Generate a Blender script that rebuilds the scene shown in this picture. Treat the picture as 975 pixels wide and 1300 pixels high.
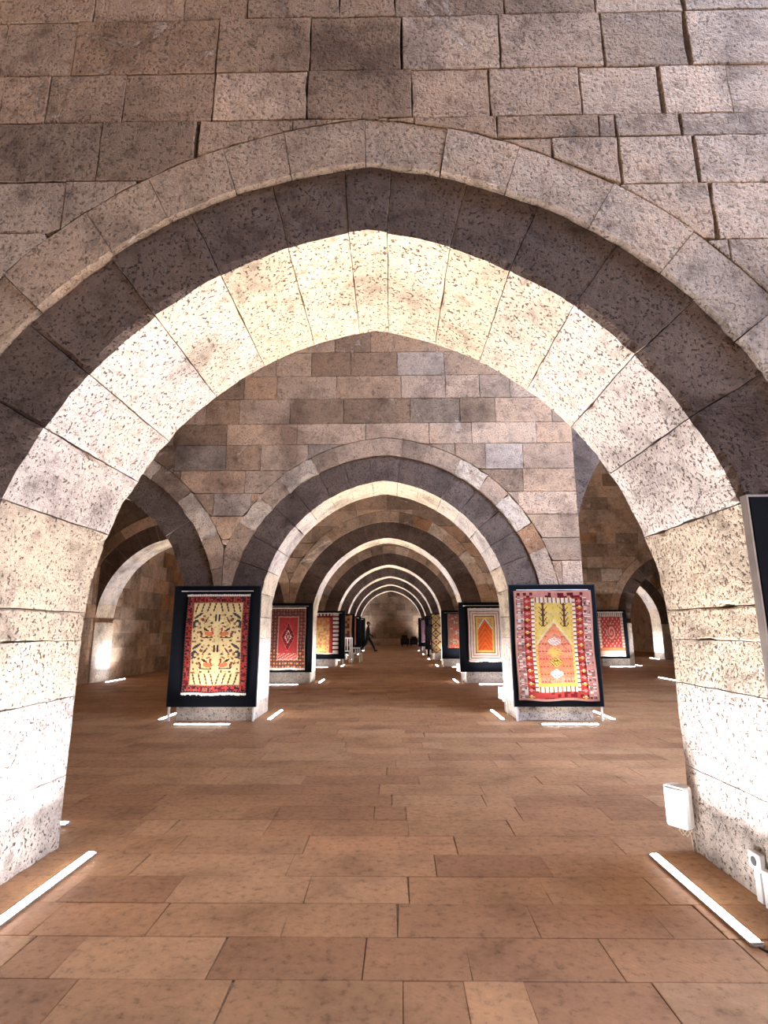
import bpy, math, random
from mathutils import Vector, Matrix, noise
random.seed(11)
for o in list(bpy.data.objects): bpy.data.objects.remove(o)
S = bpy.context.scene
C = S.collection

# ------------------------------------------------------------------ camera, sky, exposure
cam = bpy.data.cameras.new('camera'); cam.sensor_fit = 'VERTICAL'; cam.sensor_height = 36.0
cam.lens = 36.0 * 695.0 / 1300.0; cam.clip_end = 200; cam.clip_start = 0.02
co = bpy.data.objects.new('camera', cam); C.objects.link(co)
co.matrix_world = (Matrix.Translation((0.1086, 0, 1.25)) @ Matrix.Rotation(0.015, 4, 'Z')
                   @ Matrix.Rotation(math.pi/2 + 0.2109, 4, 'X') @ Matrix.Rotation(-0.0028, 4, 'Z'))
S.camera = co
w = bpy.data.worlds.new('sky'); S.world = w; w.use_nodes = True
w.node_tree.nodes['Background'].inputs[0].default_value = (0.62, 0.74, 1.0, 1)
w.node_tree.nodes['Background'].inputs[1].default_value = 6.0
S.view_settings.view_transform = 'Standard'; S.view_settings.look = 'None'
S.view_settings.gamma = 1.0; S.view_settings.use_curve_mapping = False
S.view_settings.exposure = 0.6
LED_W = 51.0            # watts of one floor LED strip
DAY_W = 1500.0           # daylight falling through the lantern of the tall nave
ld = bpy.data.lights.new('lantern_daylight', 'AREA'); ld.shape = 'RECTANGLE'; ld.size = 3.0; ld.size_y = 6.5
ld.energy = DAY_W; ld.color = (0.55, 0.68, 1.0)
lo = bpy.data.objects.new('lantern_daylight', ld); C.objects.link(lo); lo.location = (5.05, 2.35, 8.75)

# ------------------------------------------------------------------ node helpers, materials
def mat(name):
    m = bpy.data.materials.new(name); m.use_nodes = True
    nt = m.node_tree; b = nt.nodes['Principled BSDF']
    return m, nt, b
def N(nt, typ, ins=None, **kw):
    n = nt.nodes.new(typ)
    for k, v in kw.items(): setattr(n, k, v)
    for k, v in (ins or {}).items():
        if isinstance(v, bpy.types.NodeSocket): nt.links.new(v, n.inputs[k])
        else: n.inputs[k].default_value = v
    return n
def ramp(nt, fac, stops):
    r = N(nt, 'ShaderNodeValToRGB', {0: fac})
    e = r.color_ramp.elements
    while len(e) < len(stops): e.new(0.5)
    for i, (p, c) in enumerate(stops):
        e[i].position = p; e[i].color = (c[0], c[1], c[2], 1) if not isinstance(c, (int, float)) else (c, c, c, 1)
    return r.outputs[0]
def mixc(nt, typ, fac, a, b):
    n = nt.nodes.new('ShaderNodeMix'); n.data_type = 'RGBA'; n.blend_type = typ
    for i, v in ((0, fac), (6, a), (7, b)):
        if isinstance(v, bpy.types.NodeSocket): nt.links.new(v, n.inputs[i])
        elif i == 0: n.inputs[0].default_value = v
        else: n.inputs[i].default_value = (v[0], v[1], v[2], 1)
    return n.outputs[2]
def math_(nt, op, a, b=0.0):
    n = nt.nodes.new('ShaderNodeMath'); n.operation = op
    for i, v in ((0, a), (1, b)):
        if isinstance(v, bpy.types.NodeSocket): nt.links.new(v, n.inputs[i])
        else: n.inputs[i].default_value = v
    return n.outputs[0]

def stone_material(name, pit=1.0, relief=1.0, rough=0.9, attr=True, base=(0.5, 0.42, 0.33), pit_scale=52.0, flake=0.0):
    m, nt, b = mat(name)
    pos = N(nt, 'ShaderNodeNewGeometry').outputs['Position']
    col = N(nt, 'ShaderNodeVertexColor', layer_name='tint').outputs[0] if attr else N(nt, 'ShaderNodeRGB').outputs[0]
    if not attr: col.default_value = (*base, 1)
    big = N(nt, 'ShaderNodeTexNoise', {'Vector': pos, 'Scale': 1.7, 'Detail': 4, 'Roughness': 0.6}).outputs[0]
    med = N(nt, 'ShaderNodeTexNoise', {'Vector': pos, 'Scale': 9.0, 'Detail': 6, 'Roughness': 0.7}).outputs[0]
    fine = N(nt, 'ShaderNodeTexNoise', {'Vector': pos, 'Scale': pit_scale, 'Detail': 3, 'Roughness': 0.62}).outputs[0]
    grit = N(nt, 'ShaderNodeTexNoise', {'Vector': pos, 'Scale': 150.0, 'Detail': 2}).outputs[0]
    c = mixc(nt, 'MULTIPLY', 1.0, col, ramp(nt, big, [(0.3, (0.52, 0.50, 0.50)), (0.5, (1, 1, 1)), (0.72, (1.2, 1.14, 1.06))]))
    c = mixc(nt, 'MULTIPLY', 0.9, c, ramp(nt, med, [(0.28, (0.40, 0.37, 0.36)), (0.47, (1, 1, 1)), (0.72, (1.2, 1.18, 1.16))]))
    flk = N(nt, 'ShaderNodeTexNoise', {'Vector': pos, 'Scale': 3.1, 'Detail': 8, 'Roughness': 0.72, 'Distortion': 0.6}).outputs[0]
    fl_m = math_(nt, 'MULTIPLY', ramp(nt, flk, [(0.60, 0.0), (0.635, 1.0)]), flake)
    c = mixc(nt, 'MIX', math_(nt, 'MULTIPLY', fl_m, 0.55), c, (0.70, 0.57, 0.46))
    c = mixc(nt, 'MULTIPLY', 0.6, c, ramp(nt, grit, [(0.3, 0.7), (0.6, 1.1)]))
    # pits of the weathered limestone: sunken, with dirt and their shade put into the colour
    dens = ramp(nt, med, [(0.32, 0.0), (0.62, 1.0)])
    lim = math_(nt, 'ADD', 0.352, math_(nt, 'MULTIPLY', dens, 0.06))
    pm = nt.nodes.new('ShaderNodeMapRange'); pm.inputs['To Min'].default_value = 1; pm.inputs['To Max'].default_value = 0
    nt.links.new(math_(nt, 'SUBTRACT', fine, lim), pm.inputs['Value']); pm.inputs['From Min'].default_value = -0.015; pm.inputs['From Max'].default_value = 0.03
    pmask = pm.outputs[0]
    c = mixc(nt, 'MIX', math_(nt, 'MULTIPLY', pmask, 0.82*pit), c, (0.035, 0.025, 0.02))
    nt.links.new(c, b.inputs['Base Color'])
    b.inputs['Roughness'].default_value = rough
    b.inputs['Specular IOR Level'].default_value = 0.2
    h = math_(nt, 'ADD', math_(nt, 'MULTIPLY', med, 1.0), math_(nt, 'MULTIPLY', grit, 0.10))
    h = math_(nt, 'ADD', h, math_(nt, 'MULTIPLY', fine, 0.35))
    h = math_(nt, 'SUBTRACT', h, math_(nt, 'MULTIPLY', pmask, 0.5*pit))
    h = math_(nt, 'SUBTRACT', h, math_(nt, 'MULTIPLY', fl_m, 0.25))
    bp = N(nt, 'ShaderNodeBump', {'Height': h, 'Strength': 0.85, 'Distance': 0.03*relief})
    nt.links.new(bp.outputs[0], b.inputs['Normal'])
    return m
M = {}
M['stone'] = stone_material('limestone_block', 0.6, 1.7, flake=1.0)
M['arch'] = stone_material('pitted_limestone', 1.0, 0.8)
M['core'] = stone_material('mortar_core', 0.4, 1.0, attr=False, base=(0.20, 0.15, 0.11))
M['vault'] = stone_material('vault_masonry', 0.4, 1.0, attr=False, base=(0.60, 0.44, 0.31))
def floor_material():
    m, nt, b = mat('floor_slab')
    pos = N(nt, 'ShaderNodeNewGeometry').outputs['Position']
    col = N(nt, 'ShaderNodeVertexColor', layer_name='tint').outputs[0]
    n1 = N(nt, 'ShaderNodeTexNoise', {'Vector': pos, 'Scale': 2.6, 'Detail': 6, 'Roughness': 0.65}).outputs[0]
    n2 = N(nt, 'ShaderNodeTexNoise', {'Vector': pos, 'Scale': 24.0, 'Detail': 5, 'Roughness': 0.7}).outputs[0]
    c = mixc(nt, 'MULTIPLY', 1.0, col, ramp(nt, n1, [(0.3, (0.66, 0.62, 0.60)), (0.5, (1, 1, 1)), (0.75, (1.2, 1.17, 1.12))]))
    c = mixc(nt, 'MULTIPLY', 0.8, c, ramp(nt, n2, [(0.30, 0.38), (0.46, 0.95), (0.6, 1.05), (0.75, 1.25)]))
    nt.links.new(c, b.inputs['Base Color'])
    nt.links.new(ramp(nt, n2, [(0.3, 0.72), (0.7, 0.54)]), b.inputs['Roughness'])
    b.inputs['Specular IOR Level'].default_value = 0.35
    wv = N(nt, 'ShaderNodeTexWave', {'Vector': pos, 'Scale': 22.0, 'Distortion': 2.0, 'Detail': 1}, bands_direction='DIAGONAL').outputs['Fac']
    h = math_(nt, 'ADD', n2, math_(nt, 'MULTIPLY', math_(nt, 'MULTIPLY', wv, ramp(nt, n1, [(0.52, 0.0), (0.6, 1.0)])), 0.16))
    bp = N(nt, 'ShaderNodeBump', {'Height': h, 'Strength': 0.35, 'Distance': 0.008})
    nt.links.new(bp.outputs[0], b.inputs['Normal'])
    return m
M['floor'] = floor_material()
def plain(name, col, rough=0.5, metal=0.0, spec=0.4, emit=None, bump=0.0):
    m, nt, b = mat(name)
    pos = N(nt, 'ShaderNodeTexCoord').outputs['Object']
    n = N(nt, 'ShaderNodeTexNoise', {'Vector': pos, 'Scale': 14.0, 'Detail': 4}).outputs[0]
    c = mixc(nt, 'MULTIPLY', 1.0, col, ramp(nt, n, [(0.3, 0.88), (0.7, 1.08)]))
    nt.links.new(c, b.inputs['Base Color'])
    b.inputs['Roughness'].default_value = rough; b.inputs['Metallic'].default_value = metal
    b.inputs['Specular IOR Level'].default_value = spec
    if emit: b.inputs['Emission Color'].default_value = (*emit[0], 1); b.inputs['Emission Strength'].default_value = emit[1]
    if bump:
        bp = N(nt, 'ShaderNodeBump', {'Height': N(nt, 'ShaderNodeTexNoise', {'Vector': pos, 'Scale': 220.0}).outputs[0], 'Strength': bump, 'Distance': 0.002})
        nt.links.new(bp.outputs[0], b.inputs['Normal'])
    return m
M['black'] = plain('black_board_cloth', (0.004, 0.005, 0.008), 0.8, spec=0.12, bump=0.4)
M['alu'] = plain('brushed_aluminium', (0.62, 0.60, 0.57), 0.4, 0.7)
M['white_metal'] = plain('white_enamel', (0.78, 0.76, 0.72), 0.45)
M['plastic'] = plain('white_plastic', (0.80, 0.79, 0.77), 0.4)
M['grille'] = plain('speaker_grille', (0.62, 0.66, 0.70), 0.6, bump=0.8)
M['cable'] = plain('beige_cable', (0.62, 0.55, 0.45), 0.6)
M['dark_metal'] = plain('dark_metal', (0.05, 0.05, 0.05), 0.5, 0.6)
M['led'] = plain('led_diffuser', (0.9, 0.9, 0.9), 0.4, emit=((0.96, 0.96, 1.0), 28.0))
M['fringe'] = plain('rug_fringe', (0.72, 0.64, 0.52), 0.95, bump=0.6)
M['cloth_dark'] = plain('dark_clothing', (0.012, 0.012, 0.018), 0.9, bump=0.4)
M['skin'] = plain('skin', (0.40, 0.24, 0.16), 0.6)
M['hair'] = plain('dark_hair', (0.015, 0.011, 0.009), 0.8)
M['black_vinyl'] = plain('black_upholstery', (0.010, 0.010, 0.011), 0.55)
def rug_material():
    m, nt, b = mat('woven_wool')
    pos = N(nt, 'ShaderNodeTexCoord').outputs['Object']
    col = N(nt, 'ShaderNodeVertexColor', layer_name='tint').outputs[0]
    n = N(nt, 'ShaderNodeTexNoise', {'Vector': pos, 'Scale': 9.0, 'Detail': 5}).outputs[0]
    nt.links.new(mixc(nt, 'MULTIPLY', 1.0, col, ramp(nt, n, [(0.3, 0.8), (0.7, 1.12)])), b.inputs['Base Color'])
    b.inputs['Roughness'].default_value = 0.95; b.inputs['Specular IOR Level'].default_value = 0.1
    wv = N(nt, 'ShaderNodeTexWave', {'Vector': pos, 'Scale': 90.0}, bands_direction='Z').outputs['Fac']
    bp = N(nt, 'ShaderNodeBump', {'Height': wv, 'Strength': 0.4, 'Distance': 0.003})
    nt.links.new(bp.outputs[0], b.inputs['Normal'])
    return m
M['rug'] = rug_material()

# ------------------------------------------------------------------ object helpers
def link(name, me, m=None, parent=None):
    o = bpy.data.objects.new(name, me); C.objects.link(o)
    if m: me.materials.append(M[m])
    if parent: o.parent = parent
    return o
def tag(o, label=None, cat=None, group=None, kind=None):
    if label: o['label'] = label
    if cat: o['category'] = cat
    if group: o['group'] = group
    if kind: o['kind'] = kind
    return o
def empty(name, loc=(0, 0, 0), rz=0.0):
    o = bpy.data.objects.new(name, None); C.objects.link(o); o.location = loc; o.rotation_euler = (0, 0, rz)
    o.empty_display_size = 0.1
    return o
def tint(me, col, per_face=None):
    a = me.color_attributes.new('tint', 'FLOAT_COLOR', 'CORNER')
    n = len(me.loops)
    if per_face is None: a.data.foreach_set('color', [col[0], col[1], col[2], 1.0]*n)
    else:
        buf = [0.0]*(4*n)
        for p in me.polygons:
            c = per_face[p.index]
            for li in p.loop_indices: buf[4*li:4*li+4] = (c[0], c[1], c[2], 1.0)
        a.data.foreach_set('color', buf)
def mesh(name, v, f, smooth=False):
    me = bpy.data.meshes.new(name); me.from_pydata([tuple(p) for p in v], [], f); me.validate(); me.update()
    if smooth: me.polygons.foreach_set('use_smooth', [True]*len(me.polygons))
    return me
class MB:
    def __init__(s): s.v = []; s.f = []
    def box(s, x0, x1, y0, y1, z0, z1, bev=0.0):
        b = len(s.v)
        if bev <= 0:
            s.v += [(x, y, z) for z in (z0, z1) for y in (y0, y1) for x in (x0, x1)]
            s.f += [tuple(b+i for i in q) for q in ((0, 2, 3, 1), (4, 5, 7, 6), (0, 1, 5, 4), (2, 6, 7, 3), (0, 4, 6, 2), (1, 3, 7, 5))]
        else:
            lo, hi = (x0, y0, z0), (x1, y1, z1)
            idx = {}
            for cx in (0, 1):
                for cy in (0, 1):
                    for cz in (0, 1):
                        for ax in range(3):
                            c = (cx, cy, cz); p = []
                            for k in range(3):
                                q = hi[k] if c[k] else lo[k]
                                if k != ax: q += -bev if c[k] else bev
                                p.append(q)
                            idx[(c, ax)] = len(s.v); s.v.append(tuple(p))
            def cc(ax, a, b_, w): c = [0, 0, 0]; c[ax] = w; c[(ax+1) % 3] = a; c[(ax+2) % 3] = b_; return tuple(c)
            for ax in range(3):
                for w_ in (0, 1):
                    q = [idx[(cc(ax, a, b_, w_), ax)] for a, b_ in ((0, 0), (1, 0), (1, 1), (0, 1))]
                    s.f.append(tuple(q) if w_ else tuple(q[::-1]))
            for ax in range(3):
                a1, a2 = (ax+1) % 3, (ax+2) % 3
                for i in (0, 1):
                    for j in (0, 1):
                        c0 = cc(ax, i, j, 0); c1 = cc(ax, i, j, 1)
                        q = (idx[(c0, a1)], idx[(c1, a1)], idx[(c1, a2)], idx[(c0, a2)])
                        s.f.append(q if (i == j) else q[::-1])
            for cx in (0, 1):
                for cy in (0, 1):
                    for cz in (0, 1):
                        c = (cx, cy, cz); q = tuple(idx[(c, k)] for k in range(3))
                        s.f.append(q if (cx+cy+cz) % 2 else q[::-1])
        return s
    def tube(s, pts, r, n=8, caps=True):
        pts = [Vector(p) for p in pts]; b = len(s.v)
        rr = r if isinstance(r, (list, tuple)) else [r]*len(pts)
        for i, p in enumerate(pts):
            d = (pts[min(i+1, len(pts)-1)] - pts[max(i-1, 0)]).normalized()
            a = d.cross(Vector((0, 0, 1)))
            if a.length < 1e-3: a = d.cross(Vector((1, 0, 0)))
            a.normalize(); c = d.cross(a)
            for k in range(n):
                t = 2*math.pi*k/n; s.v.append(tuple(p + (a*math.cos(t) + c*math.sin(t))*rr[i]))
        for i in range(len(pts)-1):
            for k in range(n):
                s.f.append((b+i*n+k, b+i*n+(k+1) % n, b+(i+1)*n+(k+1) % n, b+(i+1)*n+k))
        if caps:
            s.f.append(tuple(b+k for k in range(n))[::-1]); s.f.append(tuple(b+(len(pts)-1)*n+k for k in range(n)))
        return s
    def prism(s, poly, y0, y1):                       # polygon in x,z extruded along y
        b = len(s.v); n = len(poly)
        s.v += [(x, y0, z) for x, z in poly] + [(x, y1, z) for x, z in poly]
        s.f.append(tuple(range(b, b+n))); s.f.append(tuple(range(b+2*n-1, b+n-1, -1)))
        for i in range(n): j = (i+1) % n; s.f.append((b+i, b+n+i, b+n+j, b+j))
        return s
    def build(s, name, m, parent=None, smooth=False): return link(name, mesh(name, s.v, s.f, smooth), m, parent)

def lattice(nu, nv, nw, f):
    """surface of a box lattice, f(u,v,w, edge_count) -> point, u v w in 0..1"""
    idx = {}; V = []; F = []
    def vid(i, j, k):
        if (i, j, k) not in idx:
            ec = (i in (0, nu)) + (j in (0, nv)) + (k in (0, nw))
            idx[(i, j, k)] = len(V); V.append(f(i/nu, j/nv, k/nw, ec))
        return idx[(i, j, k)]
    for i in range(nu):
        for j in range(nv):
            F.append((vid(i, j, 0), vid(i, j+1, 0), vid(i+1, j+1, 0), vid(i+1, j, 0)))
            F.append((vid(i, j, nw), vid(i+1, j, nw), vid(i+1, j+1, nw), vid(i, j+1, nw)))
    for i in range(nu):
        for k in range(nw):
            F.append((vid(i, 0, k), vid(i+1, 0, k), vid(i+1, 0, k+1), vid(i, 0, k+1)))
            F.append((vid(i, nv, k), vid(i, nv, k+1), vid(i+1, nv, k+1), vid(i+1, nv, k)))
    for j in range(nv):
        for k in range(nw):
            F.append((vid(0, j, k), vid(0, j, k+1), vid(0, j+1, k+1), vid(0, j+1, k)))
            F.append((vid(nu, j, k), vid(nu, j+1, k), vid(nu, j+1, k+1), vid(nu, j, k+1)))
    return V, F
def rough(p, amp, sc=7.0):
    q = Vector(p)*sc
    return Vector(p) + noise.noise_vector(q)*amp + noise.noise_vector(q*3.1)*amp*0.45

# ------------------------------------------------------------------ masonry
class Arch:                                            # two-centred pointed arch
    def __init__(s, xc, a, z0, r): s.xc, s.a, s.z0, s.r = xc, a, z0, r; s.R = (a*a+r*r)/(2*a); s.tm = math.acos((s.R-a)/s.R)
    def pt(s, t):                                      # t -1 left springing, 0 apex, 1 right springing
        sg = 1 if t >= 0 else -1; th = (1-abs(t))*s.tm
        return (s.xc + sg*(-(s.R-s.a) + s.R*math.cos(th)), s.z0 + s.R*math.sin(th))
    def z(s, x):
        d = abs(x-s.xc)
        if d >= s.a: return None
        return s.z0 + math.sqrt(max(0, s.R**2 - (d + s.R - s.a)**2))
    def length(s): return 2*s.R*s.tm
class Opening:
    def __init__(s, xc, a, z0, r, oa, orr, ring=0.28, lim=(-99.0, 99.0)):
        s.inn = Arch(xc, a, z0, r); s.band = Arch(xc, oa, z0, orr); s.ring = Arch(xc, oa+ring, z0, orr+ring) if ring else None
        s.lim = lim                                    # the rings of neighbouring arches meet over the middle of a pier
    def ext(s, x, pad=0.0):                            # top of the arch stones over x
        if not s.lim[0] <= x <= s.lim[1]: return -1.0
        z = (s.ring or s.band).z(x)
        return -1.0 if z is None else z + pad
def pal(kind='wall', warm=0.5, t=None):
    k = random.random()
    if kind == 'arch':
        b = Vector((0.62, 0.515, 0.385)); v = random.uniform(0.92, 1.06)
        if t is not None:                              # yellower towards the crown, greyer down the haunches
            b = Vector((0.63, 0.50, 0.335)).lerp(Vector((0.61, 0.53, 0.46)), min(1.0, max(0.0, (abs(t)-0.22)/0.3)))
            if abs(t) > 0.8: b = Vector((0.58, 0.47, 0.345))
    elif kind == 'face': b = Vector((0.155, 0.113, 0.090)); v = random.uniform(0.85, 1.15)  # shade of the arch's front band, painted as a darker stone colour
    else:
        b = Vector((0.545, 0.41, 0.30)).lerp(Vector((0.53, 0.345, 0.215)), warm*random.random())
        v = random.choice((0.62, 0.78, 0.9, 1.0, 1.0, 1.08, 1.22))*random.uniform(0.94, 1.06)
        if k < 0.035: b = Vector((0.50, 0.28, 0.15))
        elif k > 0.95: b = Vector((0.60, 0.48, 0.38))
    return tuple(min(0.8, c*v) for c in b)
def inset_poly(P, d):
    n = len(P); out = []
    for i in range(n):
        p0, p1, p2 = Vector(P[i-1]), Vector(P[i]), Vector(P[(i+1) % n])
        a = (p1-p0); b = (p2-p1)
        if a.length < 1e-6 or b.length < 1e-6: out.append(tuple(p1)); continue
        a.normalize(); b.normalize()
        na = Vector((-a.y, a.x)); nb = Vector((-b.y, b.x)); m = na+nb
        if m.length < 1e-4: m = na
        m.normalize(); k = d/max(0.45, m.dot(na)); out.append(tuple(p1+m*k))
    return out
def stone(poly, fmap, parent, col, proud=0.0, depth=0.09, bev=0.012, wob=0.004, seg=0.1, gap=0.003, name='stone', m='stone'):
    """poly: counter-clockwise (u,v); fmap(u,v,n) -> world point, n = distance out of the wall"""
    P = []
    n = len(poly)
    for i in range(n):
        a, b = Vector(poly[i]), Vector(poly[(i+1) % n]); L = (b-a).length; k = max(1, int(L/seg)) if wob else 1
        for j in range(k): P.append(a.lerp(b, j/k))
    P = inset_poly([tuple(p) for p in P], gap)
    if wob:
        s0 = random.uniform(0, 50)
        P = [(p[0]+wob*noise.noise((p[0]*9+s0, p[1]*9, 0)), p[1]+wob*noise.noise((p[0]*9, p[1]*9+s0, 5))) for p in P]
    Q = inset_poly(P, bev); n = len(P)
    V = [fmap(x, y, -depth) for x, y in P] + [fmap(x, y, proud-bev*0.7) for x, y in P] + [fmap(x, y, proud) for x, y in Q]
    F = [tuple(range(2*n, 3*n))]
    for i in range(n):
        j = (i+1) % n
        F += [(i, j, n+j, n+i), (n+i, n+j, 2*n+j, 2*n+i)]
    me = mesh(name, V, F); tint(me, col)
    return link(name, me, m, parent)
def courses_on(parent, rows, ext, ymap, warm=0.5, wob=0.004, kind='wall', bev=0.006, colf=None):
    """rows: list of (z0, z1, [x joints or (x, wide gap)])"""
    for z0, z1, js in rows:
        js = [(j if isinstance(j, tuple) else (j, 0.0)) for j in js]
        for (a, ga), (b, gb) in zip(js[:-1], js[1:]):
            a2, b2 = a+ga/2, b-gb/2
            n = max(2, int((b2-a2)/0.06)); xs = [a2+(b2-a2)*i/n for i in range(n+1)]
            seg = []; segs = []; lim = z1-0.006
            def cross(p, q):                           # p below the limit, q above: where the arch line cuts the course top
                for _ in range(12):
                    mid = (p+q)/2
                    if ext(mid) < lim: p = mid
                    else: q = mid
                return p
            for i_, x in enumerate(xs):
                ok = ext(x) < lim
                if ok and not seg and i_ > 0:
                    c_ = cross(x, xs[i_-1]); seg.append((c_, max(z0, ext(c_))))
                if ok: seg.append((x, max(z0, ext(x))))
                elif seg:
                    c_ = cross(xs[i_-1], x); seg.append((c_, max(z0, ext(c_)))); segs.append(seg); seg = []
            if seg: segs.append(seg)
            for sg in segs:
                if len(sg) < 2 or sg[-1][0]-sg[0][0] < 0.05: continue
                bot = [sg[0]]
                for i in range(1, len(sg)-1):
                    if abs((sg[i][1]-sg[i-1][1])-(sg[i+1][1]-sg[i][1])) > 1e-4: bot.append(sg[i])
                bot.append(sg[-1])
                poly = bot + [(sg[-1][0], z1), (sg[0][0], z1)]
                if abs(sg[-1][1]-z1) < 0.01: poly.pop(len(bot))
                if abs(sg[0][1]-z1) < 0.01: poly.pop()
                c = pal(kind, warm)
                if colf: c = colf((sg[0][0]+sg[-1][0])/2, (z0+z1)/2, c)
                stone(poly, ymap, parent, c, proud=random.uniform(0.0, 0.010), wob=wob, bev=bev)
def make_rows(x0, x1, z0, z1, h=(0.34, 0.42), wd=(0.45, 1.05)):
    rows = []; z = z0
    while z < z1-0.1:
        zz = min(z1, z+random.uniform(*h)); js = [x0]; x = x0 + random.uniform(0.2, wd[1])
        while x < x1-0.25: js.append(x); x += random.uniform(*wd)
        js.append(x1); rows.append((z, zz, js)); z = zz
    return rows
def block(name, fn, res, parent, col, amp, edge, m='arch', front_shade=None):
    """lattice block: fn(u,v,w)->point; w=0 is the front, v=0 the underside. The lower front arris is chipped most.
    front_shade: darker tint that puts the shade of the arch band into the colour of the front face"""
    cen = Vector(fn(.5, .5, .5))
    def f(u, v, w_, ec):
        p = Vector(fn(u, v, w_))
        if ec >= 2 and edge:
            if v == 0 and w_ == 0: k = edge*(0.15 + 1.6*max(0.0, noise.noise(p*5.0)+0.1) + 1.5*max(0.0, noise.noise(p*15.0)-0.15))
            elif w_ == 0 or v == 0: k = edge*(0.10 + 0.9*max(0.0, noise.noise(p*8.0)-0.2))
            else: k = 0.0
            if ec == 3: k *= 0.35
            p += (cen-p).normalized()*min(k, 1.6*edge)
        return rough(p, amp) if amp else p
    V, F = lattice(*res, f)
    ax_ = [Vector(fn(*q))-cen for q in ((1, .5, .5), (.5, 1, .5), (.5, .5, 1))]
    if ax_[0].cross(ax_[1]).dot(ax_[2]) < 0: F = [q[::-1] for q in F]
    me = mesh(name, V, F)
    if front_shade is None: tint(me, col)
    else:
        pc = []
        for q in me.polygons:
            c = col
            if q.index < 2*res[0]*res[1] and q.index % 2 == 0:   # front faces take the painted shade
                c = front_shade
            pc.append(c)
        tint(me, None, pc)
    return link(name, me, m, parent)
def arch_stones(parent, op, d, T, joints, rjoints, res=(4, 2, 3), amp=0.004, edge=0.012, xlo=-99, recess=0.035, ruin=False):
    g = 0.0012
    for t0, t1 in zip(joints[:-1], joints[1:]):
        dt = g/op.inn.length()*2; sh = random.uniform(-0.006, 0.006)
        def fn(u, v, w_):
            t = t0+dt + (t1-t0-2*dt)*u
            a = Vector(op.inn.pt(t)); b = Vector(op.band.pt(t)); p = a.lerp(b, v)
            return (max(xlo, p.x), d+recess+sh+(T-recess-sh)*w_, p.y)
        block('voussoir', fn, res, parent, pal('arch', t=(t0+t1)/2), amp, edge*(1.0 if abs(t0+t1) < 0.8 else 1.7), front_shade=pal('face'))
    if op.ring:
        for t0, t1 in zip(rjoints[:-1], rjoints[1:]):
            dt = g/op.ring.length()*2; o_ = random.uniform(-0.010, 0.004)
            def fn(u, v, w_):
                t = t0+dt + (t1-t0-2*dt)*u
                a = Vector(op.band.pt(t)); b = Vector(op.ring.pt(t)); p = a.lerp(b, 0.004+0.985*v)
                return (max(xlo, op.lim[0], min(op.lim[1], p.x)), d+o_+(0.22-o_)*w_, p.y)
            worn = ruin and any(t0 < q < t1 for q in (-.56, -.42, .38, .55))    # spalled, paler ring stones
            block('ring_stone', fn, (res[0], 4, 2) if worn else (res[0], 2, 2), parent, (0.70, 0.58, 0.45) if worn else (pal('wall', 0.4) if d > 3 else tuple(Vector((0.54, 0.40, 0.285)).lerp(Vector((0.62, 0.52, 0.43)), max(0, min(1, (t0+.1)*1.6)))*random.uniform(.92, 1.06))), 0.03 if worn else amp*0.6, edge*0.35, 'stone')
def even(n, a, b, j=0.15):
    st = (b-a)/n
    return [a] + [a+st*(i+random.uniform(-j, j)) for i in range(1, n)] + [b]
def pier_blocks(parent, x0, x1, d, T, zs, res=(3, 3, 2), amp=0.004, edge=0.012, cols=1):
    for z0, z1 in zip(zs[:-1], zs[1:]):
        g = 0.002
        def fn(u, v, w_): return (x0+(x1-x0)*u, d+T*v, z0+g+(z1-z0-2*g)*w_)
        def fq(u, v, w_): return fn(u, v, w_)
        c = pal('arch') if z0 > 0.8 else pal('arch', t=0.6)
        block('pier_stone', fq, res, parent, c, amp, edge)
ZTOP = 8.6
def core(name, d, T, x0, x1, low, label, dx=0.06):
    n = int((x1-x0)/dx); xs = [x0+(x1-x0)*i/n for i in range(n+1)]
    V = []; F = []
    for i in range(n):
        xm = (xs[i]+xs[i+1])/2; z = low(xm); b = len(V)
        V += [(xs[i], d, z), (xs[i+1], d, z), (xs[i+1], d, ZTOP), (xs[i], d, ZTOP), (xs[i], d+T, z), (xs[i+1], d+T, z), (xs[i+1], d+T, ZTOP), (xs[i], d+T, ZTOP)]
        F += [(b, b+1, b+2, b+3), (b+5, b+4, b+7, b+6), (b+4, b+5, b+1, b)]
        if i == 0: F.append((b+4, b, b+3, b+7))
        if i == n-1: F.append((b+1, b+5, b+6, b+2))
        else:
            z2 = low((xs[i+1]+xs[i+2])/2)
            if abs(z2-z) > 0.15:
                lo_, hi_ = min(z, z2), max(z, z2); b = len(V)
                V += [(xs[i+1], d, lo_), (xs[i+1], d+T, lo_), (xs[i+1], d+T, hi_), (xs[i+1], d, hi_)]; F.append((b, b+1, b+2, b+3))
    o = link(name, mesh(name, V, F), 'core'); o.data.materials.append(M['vault'])
    for q in o.data.polygons:
        if q.center.y > d+T-0.01: q.material_index = 1
    return tag(o, label, 'wall', kind='structure')
def low_fn(ops, z_pier, solids=()):
    def low(x):
        for a, b in solids:
            if a <= x <= b: return 0.0
        z = z_pier
        for o in ops:
            q = o.band.z(x)
            if q is not None: z = max(z, q-0.04)
        return z
    return low
def ext_fn(ops, zmin=0.0):
    return lambda x: max([zmin]+[o.ext(x, 0.004) for o in ops])
XL, XN0, XN1, XR = -7.15, 2.90, 7.20, 14.0
ordinal = ['first', 'second', 'third', 'fourth', 'fifth', 'sixth', 'seventh']
WALLY = [2.482, 8.087, 13.45, 19.3, 23.6, 28.0, 32.6]
WALLT = [1.04, 0.92, 0.92, 0.92, 0.9, 0.9, 0.9]
BACKY = 45.0

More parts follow.
